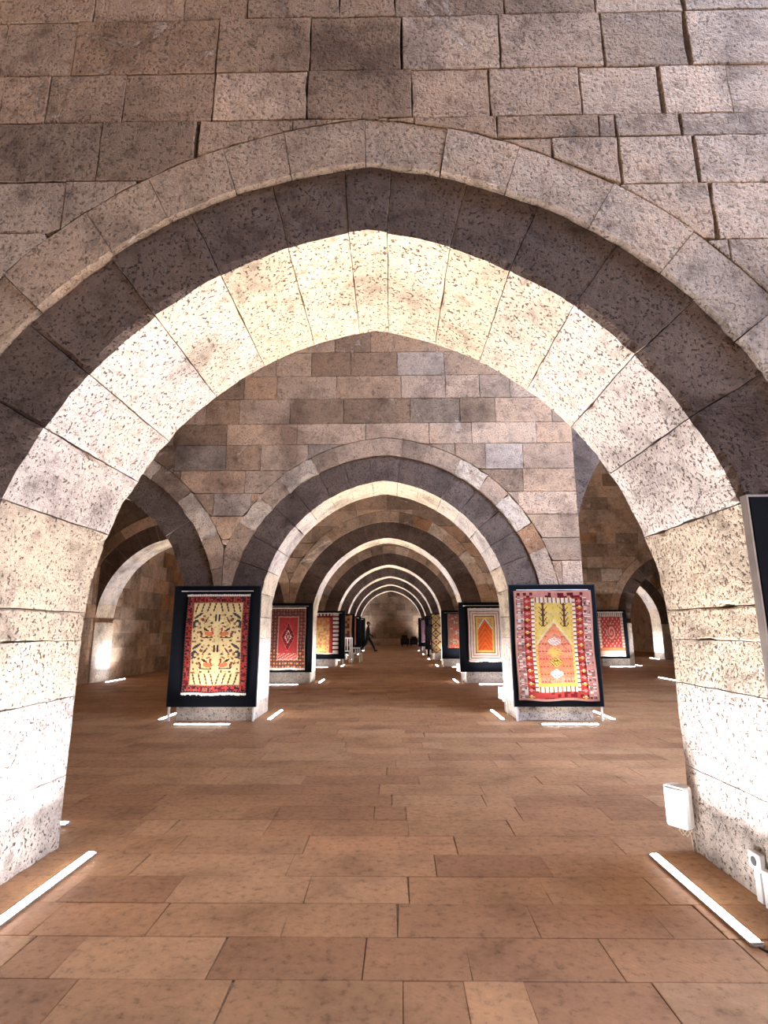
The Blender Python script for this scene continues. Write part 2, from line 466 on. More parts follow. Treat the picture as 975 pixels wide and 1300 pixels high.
# ---- floor
SLABC = [(0.335, 0.174, 0.080), (0.350, 0.185, 0.087), (0.32, 0.162, 0.075), (0.37, 0.202, 0.098), (0.285, 0.141, 0.066)]
fl = MB().box(XL-0.2, XR+0.2, -4.2, BACKY+0.2, -0.3, -0.011).build('floor', 'core')
tag(fl, 'brown stone slab floor laid in running rows down the vaulted hall', 'floor', kind='structure')
random.seed(4)
V = []; F = []; FC = []
nsl = 0
y = 2.02 - 0.2855*22; row = 0
while y < BACKY:
    y1 = y+0.2855; wide = 0.52 if y < 2.9 else 0.78
    far = y > 24
    x = XL + random.uniform(-0.6, 0)
    while x < XR:
        x1 = x + (wide*random.uniform(0.75, 1.3) if random.random() > 0.12 else 0.22) * (1.0 if not far else 1.6)
        col = random.choice(SLABC); k = random.uniform(0.93, 1.06); col = tuple(c*k for c in col)
        if random.random() < 0.03: col = tuple(min(.6, c*1.22) for c in col)
        g = 0.0017; z = random.uniform(-0.0010, 0.0010); bv = 0.003
        sk = random.uniform(-0.006, 0.006)
        vs = [(x+g, y+g, -0.014), (x1-g, y+g, -0.014), (x1-g+sk, y1-g, -0.014), (x+g+sk, y1-g, -0.014),
              (x+g, y+g, z-bv*.5), (x1-g, y+g, z-bv*.5), (x1-g+sk, y1-g, z-bv*.5), (x+g+sk, y1-g, z-bv*.5),
              (x+g+bv, y+g+bv, z), (x1-g-bv, y+g+bv, z), (x1-g-bv+sk, y1-g-bv, z), (x+g+bv+sk, y1-g-bv, z)]
        fs = [(8, 9, 10, 11)] + [(a+i, a+(i+1) % 4, a+4+(i+1) % 4, a+4+i) for a in (0, 4) for i in range(4)]
        if 1.6 < y < 7.2 and -3.3 < x and x1 < 3.6 and abs((x+x1)/2) < 0.75*y+0.6 and nsl < 300:
            me = mesh('floor_slab', vs, fs); tint(me, col); link('floor_slab', me, 'floor', fl); nsl += 1
        else:
            b = len(V); V += vs; F += [tuple(b+i for i in f) for f in fs]; FC += [col]*len(fs)
        x = x1
    y = y1; row += 1
me = mesh('floor_slabs_beyond', V, F); tint(me, None, FC); o = link('floor_slabs_beyond', me, 'floor', fl); o['kind'] = 'stuff'

# ---- roof shell, outer walls
random.seed(5)
m_ = MB()
m_.box(XL-0.3, 3.55, -4.2, BACKY+.3, ZTOP, ZTOP+.25); m_.box(6.55, XR+.3, -4.2, BACKY+.3, ZTOP, ZTOP+.25)
m_.box(3.55, 6.55, -4.2, -0.9, ZTOP, ZTOP+.25); m_.box(3.55, 6.55, 5.6, BACKY+.3, ZTOP, ZTOP+.25)
tag(m_.build('ceiling', 'vault'), 'stone roof over the hall, pierced by a lantern above the tall nave', 'ceiling', kind='structure')
ends = [-3.1] + WALLY; 
for i in range(len(WALLY)+1):
    ya = (ends[i] + (1.0 if i == 0 else WALLT[i-1])) if i < len(WALLY)+1 else 0
    yb = WALLY[i] if i < len(WALLY) else BACKY
    ym, R_ = (ya+yb)/2, (yb-ya)/2
    V = []; F = []; n = 14
    for k in range(n+1):
        th = math.pi*k/n; yy = ym-R_*math.cos(th); zz = 6.0+min(2.4, R_)*math.sin(th)
        V += [(XL, yy, zz), (XN0, yy, zz)]
        if k: b = 2*k; F.append((b-2, b-1, b+1, b))
    o = link('ceiling_vault', mesh('ceiling_vault', V, F, True), 'vault')
    tag(o, 'stone barrel vault ' + ('over the bay before the first arcade' if i == 0 else 'over the bay behind the %s arcade' % ordinal[i-1]), 'ceiling', kind='structure')
wl = MB().box(XL-0.3, XL-0.05, -4.2, BACKY+.3, -0.3, ZTOP).build('wall_left', 'core'); tag(wl, 'outer stone wall along the left side aisle', 'wall', kind='structure')
rows = make_rows(9.0, 19.2, 0.0, 5.2, (0.32, 0.5), (0.5, 1.1))
courses_on(wl, rows, lambda x: 0.0, lambda u, v, n: (XL+n, u, v) if True else 0, 0.9, 0.0)
for o in list(wl.children):                            # the mapping mirrors the outline: turn the faces round
    o.data.flip_normals()
wr = MB().box(XR+.05, XR+.3, -4.2, BACKY+.3, -0.3, ZTOP).build('wall_right', 'vault'); tag(wr, 'outer stone wall beyond the right side aisle', 'wall', kind='structure')
wb = MB().box(XL-0.3, XR+.3, -4.4, -4.15, -0.3, ZTOP).build('wall_rear', 'vault'); tag(wb, 'stone wall closing the hall behind the first bay', 'wall', kind='structure')
we = MB().box(XL-0.3, XR+.3, BACKY+.05, BACKY+.3, -0.3, ZTOP).build('wall_end', 'core'); tag(we, 'far end wall of squared brown stone blocks', 'wall', kind='structure')
courses_on(we, make_rows(-4.6, 4.6, 0.0, 5.0, (0.42, 0.6), (0.7, 1.6)), lambda x: 0.0, lambda u, v, n: (u, BACKY-n, v), 0.8, 0.0)

# ---- arcade walls
def stone_tone(k):
    if k: return lambda x, z, c: tuple(q*(0.8 + 0.25*noise.noise((x*.6, z*.6, k*7.0))+0.15) for q in c)
    return None
for k, (d, T) in enumerate(zip(WALLY, WALLT)):
    random.seed(40+k)
    z0, r_ = (1.187, 2.1255) if k == 0 else (1.427, 2.055)
    if k == 0: Cc = Opening(-0.012, 1.849, z0, r_, 2.307, 2.512, 0.28, (-2.405, 99))
    else: Cc = Opening(-0.006, 1.848, z0, r_, 2.31, 2.463, 0.27, (-2.405, 99))
    Lf = Opening(-5.05, 2.10, z0, 2.10, 2.56, 2.52, 0.27, (-99, -2.415))
    ops = [Lf, Cc]
    wn = core('wall_arcade_%d' % (k+1), d+0.06, T-0.06, XL, XN0, low_fn(ops, z0-0.02), 'the %s arcade wall of squared stone with a wide pointed arch, counting along the hall' % ordinal[k])
    ymap = lambda u, v, n, d=d: (u, d-n, v)
    ext = ext_fn(ops, z0)
    if k == 0:
        js = [-1, -.944, -.777, -.649, -.538, -.393, -.264, -.14, -.033, .034, .145, .254, .377, .506, .638, .79, .944, 1]
        rj = [-1, -.87, -.74, -.63, -.514, -.386, -.296, -.193, -.111, -.003, .105, .202, .331, .447, .583, .70, .84, 1]
        arch_stones(wn, Cc, d, T, js, rj, (16, 10, 14), 0.005, 0.019)
        W_ = 0.015
        rows = [(4.69, 5.1, [-2.6, -1.61, -1.08, -.71, -.18, .14, .77, (1.29, .003), (1.79, W_), 2.6]),
                (5.1, 5.5, [-2.6, -1.9, -1.2, -.4, .3, 1.0, 1.6, 2.6]),
                (4.31, 4.69, [-2.6, -2.10, -1.69, (-.87, .004), -.34, (.18, .004), .73, (1.31, .005), (1.78, W_), 2.6]),
                (3.985, 4.31, [-2.6, -2.06, -1.80, -1.37, (-.87, .004), (-.35, .003), .23, (.66, .003), (1.16, .004), (1.60, .018), 1.97, 2.6]),
                (3.605, 3.985, [-2.8, -2.2, -1.47, (-.94, .018), -.42, 0.24]),
                (3.84, 3.985, [.24, (.69, .004), 1.24, (1.33, .003), (1.68, .012), 2.6]),
                (3.54, 3.84, [.69, .98, (1.33, .006), (1.735, W_), 2.15, 2.8]),
                (3.29, 3.605, [-2.9, -2.1, -1.63, -1.25, -.8]),
                (3.20, 3.54, [1.0, 1.32, (1.785, W_), 2.3, 2.85]),
                (2.93, 3.29, [-2.95, -2.3, -1.7, -1.2]), (2.80, 3.20, [1.2, 1.84, 2.35, 2.9]),
                (2.55, 2.93, [-2.95, -2.4, -1.6]), (2.42, 2.80, [1.3, 1.95, 2.5, 2.9]),
                (2.17, 2.55, [-2.95, -2.3, -1.6]), (2.05, 2.42, [1.5, 2.4, 2.9]),
                (1.6, 2.17, [-2.95, -2.3]), (1.6, 2.05, [2.2, 2.9])]
        # tones of the single stones: (x, z, value, warmth), nearest one wins
        TON = [(-1.9, 4.5, .92, .6), (-1.3, 4.5, .80, 1.0), (-.6, 4.5, .76, .8), (-.08, 4.5, .62, .9), (.45, 4.5, 1.02, .35), (1.0, 4.5, .92, .4), (1.55, 4.5, .74, .3), (2.1, 4.5, 1.12, .1),
               (-1.95, 4.15, 1.12, .7), (-1.58, 4.15, .80, .7), (-1.1, 4.15, .78, .8), (-.6, 4.15, 1.22, .55), (-.06, 4.15, .66, .8), (.45, 4.15, .96, .6), (.9, 4.15, .95, .4), (1.38, 4.15, 1.08, .2), (1.8, 4.15, 1.28, .1), (2.2, 4.15, 1.1, 0),
               (-1.85, 3.8, .64, .5), (-1.2, 3.8, .58, .6), (-.7, 3.8, .92, .6), (.45, 3.92, .8, .7), (.95, 3.92, .80, .6), (1.5, 3.92, .85, .2), (2.0, 3.92, .9, 0), (.85, 3.7, .9, .4), (1.15, 3.7, 1.1, .3), (1.55, 3.7, 1.1, .1), (2.0, 3.7, 1.2, 0),
               (-1.9, 3.45, .95, .15), (-1.4, 3.45, .88, .25), (1.5, 3.4, 1.1, .1), (2.1, 3.4, 1.25, 0), (-1.8, 3.1, 1.0, .1), (2.0, 3.0, 1.0, 0),
               (-1.7, 4.9, .95, .7), (-.9, 4.9, .72, .8), (0, 4.9, .7, .7), (.9, 4.9, .68, .6), (1.5, 4.9, .95, .2), (2.1, 4.9, 1.0, 0)]
        def tone1(x, z, c):
            q = min(TON, key=lambda a: (a[0]-x)**2+((a[1]-z)*2.5)**2)
            b = Vector((0.54, 0.43, 0.335)).lerp(Vector((0.54, 0.355, 0.225)), q[3])*q[2]*random.uniform(.95, 1.05)
            return tuple(b)
        courses_on(wn, rows, ext, ymap, 0.75, 0.010, bev=0.004, colf=tone1)
        pier_blocks(wn, 1.84, 2.90, d, T, [0, .46, .93, z0], (10, 12, 6), 0.005, 0.012)
        pier_blocks(wn, -2.95, -1.861, d, T, [0, .40, .85, z0], (10, 12, 6), 0.005, 0.012)
    else:
        hi = k < 3
        n1, n2 = (17, 17) if k < 4 else (13, 13)
        res = (7, 4, 4) if k == 1 else (3, 2, 2)
        arch_stones(wn, Cc, d, T, even(n1, -1, 1), even(n2, -1, 1), res, 0.004 if k < 3 else 0.0, 0.022 if k == 1 else 0.012, ruin=(k in (1, 2)))
        if k < 4: arch_stones(wn, Lf, d, T, even(15, -1, 1), even(13, -1, 1), res, 0.003, 0.014 if k == 1 else 0.01, xlo=XL, ruin=(k == 1))
        ztop = {1: 6.2, 2: 5.2, 3: 4.7}.get(k, 4.4)
        xlo, xhi = (-6.5, XN0) if k == 1 else (-6.0 if k == 2 else -2.9, XN0)
        rows = make_rows(xlo, xhi, 1.45, ztop, (0.34, 0.42), (0.45, 1.1))
        courses_on(wn, rows, ext, ymap, 0.9, 0.006 if k == 1 else 0.0, bev=0.006, colf=stone_tone(k))
        for x0_, x1_ in ((-2.95, -1.854), (1.842, XN0)):
            pier_blocks(wn, x0_, x1_, d, T, [0, .42, .80, 1.12, z0], (3, 3, 2) if k < 4 else (2, 2, 1), 0.003 if k < 4 else 0, 0.012)
        if k < 4: pier_blocks(wn, XL-0.02, XL+0.03, d, T, [0, .5, 1.0, z0], (2, 3, 2), 0.003, 0.01)
# ---- nave rib above the right side of the second arcade, and the arcade beyond the nave
random.seed(70)
rib = Opening(5.05, 2.15, 2.3, 2.6, 2.7, 3.15, 0)
wn = core('wall_nave_rib', 8.087+0.22, 0.7, XN0, XN1, low_fn([rib], 2.28), 'tall pointed transverse rib spanning the nave beside the second arcade')
arch_stones(wn, rib, 8.087+0.16, 0.76, even(19, -1, 1), [], (3, 1, 2), 0.003, 0.01)
for k in (2, 3, 4):
    random.seed(80+k); d, T = WALLY[k], WALLT[k]
    Ra = Opening(10.15, 1.85, 1.427, 2.055, 2.31, 2.463, 0.27)
    if k == 4: Ra = Opening(9.95, 1.42, 1.427, 2.0, 1.88, 2.41, 0.27)
    x0_ = XN0 if k == 3 else XN1
    wn = core('wall_nave_side_%d' % (k+1), d+0.06, T-0.06, x0_, XR, low_fn([Ra], 1.41, [(XN0, 7.18)]), 'stone wall across the nave in line with the %s arcade' % ordinal[k])
    arch_stones(wn, Ra, d, T, even(17, -1, 1), even(13, -1, 1), (3, 1, 2), 0.003, 0.01)
    if k == 4: pier_blocks(wn, 11.37, 12.5, d, T, [0, .42, .8, 1.12, 1.43], (3, 3, 2), 0.003, 0.012)
    pier_blocks(wn, 7.2, 8.3 if k < 4 else 8.53, d, T, [0, .42, .8, 1.12, 1.43], (3, 3, 2), 0.003, 0.012)
    if k == 3:
        courses_on(wn, make_rows(6.0, 11.2, 1.45, 7.4, (0.36, 0.5), (0.5, 1.1)), ext_fn([Ra], 1.45), lambda u, v, n: (u, WALLY[3]-n, v), 0.9, 0.0)
        courses_on(wn, make_rows(6.0, 7.18, 0, 1.45, (0.36, 0.5), (0.5, 1.1)), lambda x: 0, lambda u, v, n: (u, WALLY[3]-n, v), 0.9, 0.0)
    else:
        courses_on(wn, make_rows(7.2, 8.6, 1.45, 4.6, (0.36, 0.5), (0.5, 1.1)), ext_fn([Ra], 1.45), lambda u, v, n, d=d: (u, d-n, v), 0.9, 0.0)

# ------------------------------------------------------------------ display boards and rugs
def board(x0, x1, yf, zb, zt, label, edge='dark_metal'):
    t = empty('display_board', ((x0+x1)/2, yf, 0)); tag(t, label, 'display board', 'black boards carrying rugs')
    hw = (x1-x0)/2
    p = MB().box(-hw, hw, 0, 0.045, zb, zt, 0.004).build('panel', 'black', t)
    MB().box(-hw-0.008, -hw, 0.004, 0.05, zb, zt).box(hw, hw+0.008, 0.004, 0.05, zb, zt).box(-hw-.008, hw+.008, 0.004, 0.05, zt, zt+0.01).build('edge_trim', edge, p)
    for s in (-1, 1): MB().box(s*(hw-0.03)-0.014, s*(hw-0.03)+0.014, 0.008, 0.04, 0.0, zb, 0.002).build('leg', 'white_metal', t)
    MB().tube([(-hw+0.1, -0.007, zt-0.07), (hw-0.1, -0.007, zt-0.07)], 0.006, 8).build('hanging_rail', 'white_metal', t)
    return t
def mixv(a, b, t): return tuple(a[i]+(b[i]-a[i])*t for i in range(3))
def hsh(i, j, k=0): return (math.sin(i*127.1+j*311.7+k*74.7)*43758.5453) % 1.0
# each pattern: (u, v, i, j) -> colour; u,v in 0..1 from the lower left, i,j cell numbers
RED, DRED, CREAM, NAVY, GOLD, ORA, PINK, BRN, WHT, TEAL = (.36, .04, .03), (.13, .012, .014), (.78, .58, .27), (.02, .018, .025), (.62, .36, .06), (.64, .19, .07), (.56, .23, .18), (.10, .04, .025), (.72, .60, .50), (.13, .16, .13)
def p_animal(u, v, i, j):
    b = min(u*0.9, (1-u)*0.9, v*1.4, (1-v)*1.4)
    if b < 0.016: return NAVY
    if b < 0.10:
        k = hsh(i//2, j//2, 3)
        if b < 0.03 or b > 0.09: return DRED if (i+j) % 3 else (.32, .10, .06)
        s = hsh(i//2, j//2, 5)
        return RED if s > 0.55 else (NAVY if s < 0.22 else ((.30, .10, .06) if s < .3 else DRED))
    if b < 0.112: return (.45, .2, .1)
    x = abs(u-0.5)/0.385; y = (v-0.09)/0.82
    if y < 0.12 or y > 0.90:                           # comb-like rays at both ends
        return BRN if math.sin(x*26 + (6 if y > .5 else -6)*y*4) > 0.72 else CREAM
    yy = ((y-0.12)/0.39) % 1.0                         # two tiers of facing birds
    def ell(cx, cy, a, c, rot=0.0):
        dx, dy = x-cx, yy-cy; q = dx*math.cos(rot)+dy*math.sin(rot); w2 = -dx*math.sin(rot)+dy*math.cos(rot)
        return (q/a)**2+(w2/c)**2 < 1
    if ell(.32, .28, .17, .08, .2): return ORA
    if ell(.17, .38, .06, .13, -.5) and not ell(.13, .36, .03, .09, -.5): return RED
    if ell(.42, .40, .16, .035, .5) or ell(.40, .17, .26, .018): return NAVY
    if ell(.07, .80, .035, .14): return NAVY
    if ell(.45, .72, .15, .03, -.9): return BRN
    if ell(.86, .62, .12, .13, .6) and not ell(.82, .60, .07, .06): return (.05, .05, .06)
    if ell(.78, .88, .2, .045, -.5) or ell(.24, .63, .07, .022): return (.06, .05, .05)
    if ell(.62, .30, .10, .05, .9) or ell(.60, .74, .08, .05, .3) or ell(.30, .52, .10, .02, -.3): return BRN if hsh(i, j) > .3 else (.40, .10, .05)
    if ell(.72, .62, .05, .05) or ell(.18, .18, .05, .03) or ell(.9, .02, .09, .05): return (.30, .12, .05)
    if ell(.5, .56, .06, .045) and hsh(i, j) > .4: return GOLD
    for cx, cy in ((.62, .2), (.75, .33), (.88, .15), (.92, .36), (.68, .48), (.3, .9), (.55, .86), (.24, .08), (.58, .06), (.95, .5)):
        if ell(cx, cy, .045, .035): return BRN if (i+j) % 2 else (.25, .08, .06)
    return CREAM if hsh(i//2, j//2) > .12 else (.55, .36, .14)
def p_prayer(u, v, i, j):
    x = abs(u-0.5); h = hsh(i//3, j//3)
    if min(u, 1-u) < 0.025 or min(v, 1-v) < 0.02: return (.60, .30, .22)
    if v > 0.93: return DRED if h > .45 else PINK
    if x > 0.385:                                      # pale outer band with motifs
        if (j % 8) in (2, 3) and (i % 5) in (1, 2): return TEAL if h > .4 else BRN
        return (PINK, (.45, .22, .17), WHT, (.30, .12, .10))[min(3, int(hsh(i//3, j)*4.6)) if hsh(i//3, j)*4.6 < 4 else 0]
    if x > 0.285 or v < 0.075:
        w_ = (j//4) % 3
        if abs((j % 6)-3)+abs((x-.335)*60) < 2.0: return (GOLD, WHT, PINK)[w_]
        return RED if h > .25 else DRED
    if x > 0.245 or v < 0.125 or v > 0.885:            # white beaded guard stripe
        q = j if x > 0.245 else i
        return BRN if q % 4 in (0,) else (WHT if q % 4 in (1, 2) else (.75, .45, .2))
    if x > 0.215 or v < 0.15: return GOLD if (j % 4) else (.7, .5, .2)
    top = 0.70 - x*0.95
    if v > top:                                        # yellow spandrels with sprigs
        for sx in (0.135,):
            dx = x-sx
            if v > .66 and v < .88:
                if abs(dx) < 0.008: return BRN
                ph = (v*100) % 5
                if abs(abs(dx)-ph*0.011) < 0.007 and abs(dx) < .05: return BRN
        if v < top+0.035: return (.66, .55, .25)
        return mixv((.70, .47, .10), (.62, .46, .16), hsh(1, j//3)) if hsh(i, j//2) > .1 else (.5, .36, .12)
    for cy, col in ((.53, WHT), (.34, GOLD), (.235, WHT)):
        q = max(x/0.075, (x/0.075+abs(v-cy)/0.028)/1.55)
        if abs(v-cy) < .05 and q < 1: return col if q > .45 and (i+j) % 3 or q < .3 else (BRN if col is GOLD else PINK)
    if abs(v-.43)/.05 + x/.10 < 1.15 and (hsh(i//2, j) > .2): return (.68, .38, .09)
    if (j % 7) == 3 and x > .08 and (i % 3) != 0: return RED
    return mixv(ORA, (.60, .27, .17), .9*hsh(0, j//3)) if hsh(i, j) > .2 else (.55, .14, .08)
def border_pattern(field, border, guard, dots, bw=0.17, wn=0.03):
    def f(u, v, i, j, inner):
        b = min(u, 1-u, v*1.5, (1-v)*1.5)
        if b < wn: return guard
        if b < bw:
            s = math.sin(u*38)*math.sin(v*57)
            return dots if s > 0.45 else (mixv(border, guard, .4) if s < -.7 else border)
        if b < bw+wn: return guard
        return inner
    return f
def p_medal(u, v, i, j):
    x, y = abs(u-.5)/.30, abs(v-.52)/.36; q = x+y*1.0
    c = RED if hsh(i//2, j//2) > .3 else (.34, .03, .035)
    if q < .12: c = PINK
    elif q < .24: c = DRED
    elif q < .32: c = WHT if (i+j) % 3 else PINK
    elif q < .62: c = DRED if hsh(i, j) > .2 else RED
    elif q < .68: c = (.5, .1, .08)
    if v < .25 and (i*3+j) % 7 < 2: c = (.7, .35, .25)
    return border_pattern(None, BRN, (.5, .28, .2), (.34, .09, .07) if v > .3 else ORA, .2, .026)(u, v, i, j, c)
def p_niche(u, v, i, j):
    b = min(u, 1-u, v*1.5, (1-v)*1.5)
    if b < .29:
        k = int(b/.029)
        return (PINK, WHT, BRN, WHT, PINK, (.6, .3, .16), WHT, BRN, GOLD, (.66, .38, .12))[min(9, k)]
    x = abs(u-.5); top = .78-x*1.0
    if v > top+.05: return (.6, .35, .12) if (i+j) % 4 else TEAL
    if v > top: return WHT if v > top+.02 else RED
    return (.68, .13, .018) if math.sin(v*60+x*60) > -.4 else (.55, .06, .018)
def p_dash(u, v, i, j):
    if u > .80: return WHT if (j % 5) < 3 else DRED
    if u > .77 or v > .90: return DRED if v < .93 or (i % 4) < 2 else WHT
    if u > .69: return RED
    k = hsh(i//2, j//2)
    return mixv((.66, .44, .14) if k > .4 else (.62, .22, .1), RED, max(0, (v-.55)*1.7))
def p_rust(u, v, i, j):
    k = hsh(i//2, j//2); c = mixv((.45, .22, .10), (.22, .12, .10), v)
    if k > .72: c = (.5, .08, .05)
    if k < .14: c = (.42, .36, .30)
    if u < .08 or u > .92: c = (.3, .16, .12)
    return c
def p_brown(u, v, i, j):
    k = hsh(i//2, j//3); q = abs(u-.5)*1.6+abs(((v*2) % 1)-.5)
    c = GOLD if .25 < q < .4 and v < .7 else ((.42, .18, .07) if k > .4 else BRN)
    return (.5, .3, .18) if min(u, 1-u) < .08 else c
def p_lattice(u, v, i, j):
    q = (abs(((u*3) % 1)-.5)+abs(((v*5) % 1)-.5))
    return BRN if .42 < q < .56 else ((.66, .46, .2) if q > .5 else (.58, .36, .16) if q > .14 else DRED)
def p_salmon(u, v, i, j): return border_pattern(None, ORA, PINK, GOLD, .2, .04)(u, v, i, j, (.62, .24, .12) if hsh(i//2, j//2) > .3 else (.5, .12, .08))
def p_crimson(u, v, i, j): return border_pattern(None, (.45, .06, .10), (.5, .16, .18), PINK, .2, .04)(u, v, i, j, (.5, .07, .11) if hsh(i//2, j//2) > .3 else (.3, .03, .06))
def p_pink(u, v, i, j): return border_pattern(None, (.5, .12, .2), PINK, WHT, .2, .04)(u, v, i, j, (.62, .22, .3) if hsh(i//2, j//2) > .3 else (.42, .08, .16))
def p_mauve(u, v, i, j): return border_pattern(None, (.32, .16, .22), (.5, .36, .4), PINK, .2, .04)(u, v, i, j, (.42, .2, .26) if hsh(i//2, j//2) > .3 else (.25, .1, .16))
def p_spiral(u, v, i, j):
    if v > .90: return WHT if (i % 3) else BRN
    if v < .17: return (.72, .5, .36) if v < .11 else ORA
    if min(u, 1-u) < .09: return (.55, .25, .16) if (j % 4) < 2 else WHT
    x, y = (u-.5)/.27, (v-.54)/.27; q = abs(x)+abs(y)
    if q < 1:
        if q > .86: return BRN
        a = math.atan2(y, x)
        return PINK if math.sin(math.hypot(x, y)*17+a) > .1 else RED
    return RED if math.sin(u*40)*math.sin(v*50) < .35 else PINK
def rug(x0, x1, z0, z1, yf, pat, nx, nz, label, wave=0.004, fringe=True, seed=0):
    t = empty('rug', ((x0+x1)/2, yf, z0)); tag(t, label, 'rug', 'rugs hung on the black boards')
    W_, H = x1-x0, z1-z0; V = []; F = []; FC = []
    for j in range(nz+1):
        for i in range(nx+1):
            u, v = i/nx, j/nz
            yy = -0.008 + wave*math.sin(u*9+seed+2*v)*math.sin(v*7+seed) - wave*1.5*(1-v)**2
            sag = wave*1.2*math.sin(u*11+seed)*(1 if v < .5 else -.6)*abs(2*v-1)
            V.append(((u-.5)*W_ + wave*math.sin(v*8+seed), yy, v*H+sag))
    for j in range(nz):
        for i in range(nx):
            a = j*(nx+1)+i; F.append((a, a+1, a+nx+2, a+nx+1)); FC.append(tuple(q*0.62 for q in pat((i+.5)/nx, (j+.5)/nz, i, j)))
    nb = len(V)                                        # back layer and rim, so that the cloth has thickness
    V += [(p[0], p[1]+0.006, p[2]) for p in V[:nb]]
    for j in range(nz):
        for i in range(nx):
            a = nb+j*(nx+1)+i; F.append((a, a+nx+1, a+nx+2, a+1)); FC.append((.4, .3, .22))
    rim = [i for i in range(nx)] + [j*(nx+1)+nx for j in range(nz)] + [nz*(nx+1)+i for i in range(nx, 0, -1)] + [j*(nx+1) for j in range(nz, 0, -1)]
    for a, b in zip(rim, rim[1:]+rim[:1]): F.append((b, a, nb+a, nb+b)); FC.append(FC[0])
    me = mesh('pile', V, F, True); tint(me, None, FC); link('pile', me, 'rug', t)
    if fringe:
        f = MB(); n = int(W_/0.018)
        for i in range(n):
            x = (i+.5)/n*W_-W_/2; a = random.uniform(-.006, .006); L = random.uniform(.025, .04)
            f.box(x-.0065, x+.0065, -0.012, -0.005, -L+wave*1.2*math.sin((x/W_+.5)*11+seed), 0.004)
        f.build('fringe', 'fringe', t)
        g = MB()
        for i in range(n):
            x = (i+.5)/n*W_-W_/2
            g.box(x-.006, x+.006, -0.012, -0.006, H-0.012, H+random.uniform(.012, .02))
        g.build('fringe', 'fringe', t)
    return t
random.seed(90)
D = WALLY
BR = [  # wall index, x0, x1 of the board, rug x0,x1,z0,z1, pattern, cells, rug label, name used for neighbours
    (1, -3.07, -1.82, -2.87, -1.95, .385, 1.735, p_animal, 74, 110, 'cream rug with facing birds and animals inside a dark red border', 'the cream animal rug', True),
    (1, 1.80, 3.03, 1.845, 2.955, .275, 1.79, p_prayer, 74, 104, 'faded orange and yellow prayer kilim with pink and red side bands', 'the orange and yellow prayer kilim', False),
    (2, -3.02, -1.82, -2.81, -1.97, .35, 1.75, p_medal, 48, 72, 'dark red rug with a small white-edged diamond medallion and brown border', 'the dark red medallion rug', True),
    (2, 1.70, 2.95, 1.90, 2.70, .525, 1.72, p_niche, 48, 72, 'rug with a bright orange-red pointed niche inside white and pink stripes', 'the bright orange niche rug', True),
    (3, -2.95, -1.54, -2.80, -1.74, .46, 1.79, p_dash, 36, 48, 'red and gold rug with a white dashed side border', 'the dashed-border rug', True),
    (3, 1.79, 2.95, 1.98, 2.80, .62, 1.77, p_rust, 36, 48, 'greyish brown rug flecked with rust and dull red', 'the grey and rust rug', False),
    (4, -2.95, -1.50, -2.85, -1.60, .45, 1.84, p_brown, 24, 40, 'brown rug with golden diamond shapes', 'the brown and gold rug', False),
    (4, 1.72, 2.95, 1.74, 2.80, .26, 1.86, p_lattice, 30, 44, 'tan rug covered by a dark diamond lattice', 'the tan lattice rug', False),
    (5, -2.95, -1.48, -2.80, -1.72, .5, 1.76, p_salmon, 20, 30, 'salmon orange rug with a gold flecked border', 'the salmon rug', False),
    (5, 1.72, 2.95, 1.90, 2.80, .5, 1.76, p_crimson, 20, 30, 'crimson rug with dull pink border', 'the crimson rug', False),
    (6, -2.95, -1.50, -2.80, -1.75, .5, 1.76, p_pink, 20, 30, 'bright pink and plum rug', 'the pink rug', False),
    (6, 1.60, 2.95, 1.75, 2.80, .5, 1.76, p_mauve, 20, 30, 'muted mauve rug with greyish pink border', 'the mauve rug', False),
    (3, 7.03, 8.12, 7.12, 7.98, .36, 1.80, p_spiral, 40, 56, 'red rug with a spiral inside a large diamond and pale lower end', 'the red spiral-diamond rug', False),
]
for n, (k, bx0, bx1, rx0, rx1, rz0, rz1, pat, nx, nz, lab, nm, fr) in enumerate(BR):
    yf = D[k]-0.06
    board(bx0, bx1, yf, 0.19 if k == 1 else 0.26, 1.87 if k < 4 else 1.88, 'black display board on white legs holding '+nm)
    rug(rx0, rx1, rz0, rz1, yf-0.028, pat, nx, nz, lab, 0.007 if n == 1 else 0.004, fr or n == 12, n)
board(1.715, 2.95, D[0]-0.06, 0.19, 1.83, 'black display board with a pale edge beside the first arch', 'alu')

# ------------------------------------------------------------------ floor LED strips
def led(x, y, L, rz, label, power=1.0, group='LED strips on the floor around the piers', spread=112, tilt=9.0):
    t = empty('floor_light', (x, y, 0), rz); tag(t, label, 'light', group)
    hl = L/2
    MB().box(-hl-.012, hl+.012, -.026, -.0195, 0.0015, .012).box(-hl-.012, hl+.012, .0195, .026, 0.0015, .012).box(-hl-.012, hl+.012, -.025, .025, 0.0015, .006).build('housing', 'alu', t)
    MB().box(-hl, hl, -.019, .019, .006, .020, .004).build('diffuser', 'led', t)
    for s in (-1, 1): MB().box(s*(hl+.004)-.004, s*(hl+.004)+.004, -.0265, .0265, .0015, .016).build('end_cap', 'alu', t)
    a = bpy.data.lights.new('led_light', 'AREA'); a.shape = 'RECTANGLE'; a.size = L; a.size_y = 0.036
    a.energy = LED_W*power*L/0.88; a.color = (0.95, 0.93, 1.0); a.spread = math.radians(spread)
    lo = bpy.data.objects.new('led_light', a); C.objects.link(lo); lo.parent = t; lo.location = (0, 0, 0.0212); lo.rotation_euler = (math.pi+math.radians(tilt), 0, 0)
    return t
H2 = math.pi/2; AW = 9.0             # tilt of a strip's beam, away from the stone it stands by
led(-1.61, 2.98, 0.88, H2, 'long bright LED strip on the floor along the bare pier opposite the white speaker')
t_ = led(1.565, 2.98, 0.88, H2, 'long bright LED strip on the floor below the white speaker pier', tilt=-AW)
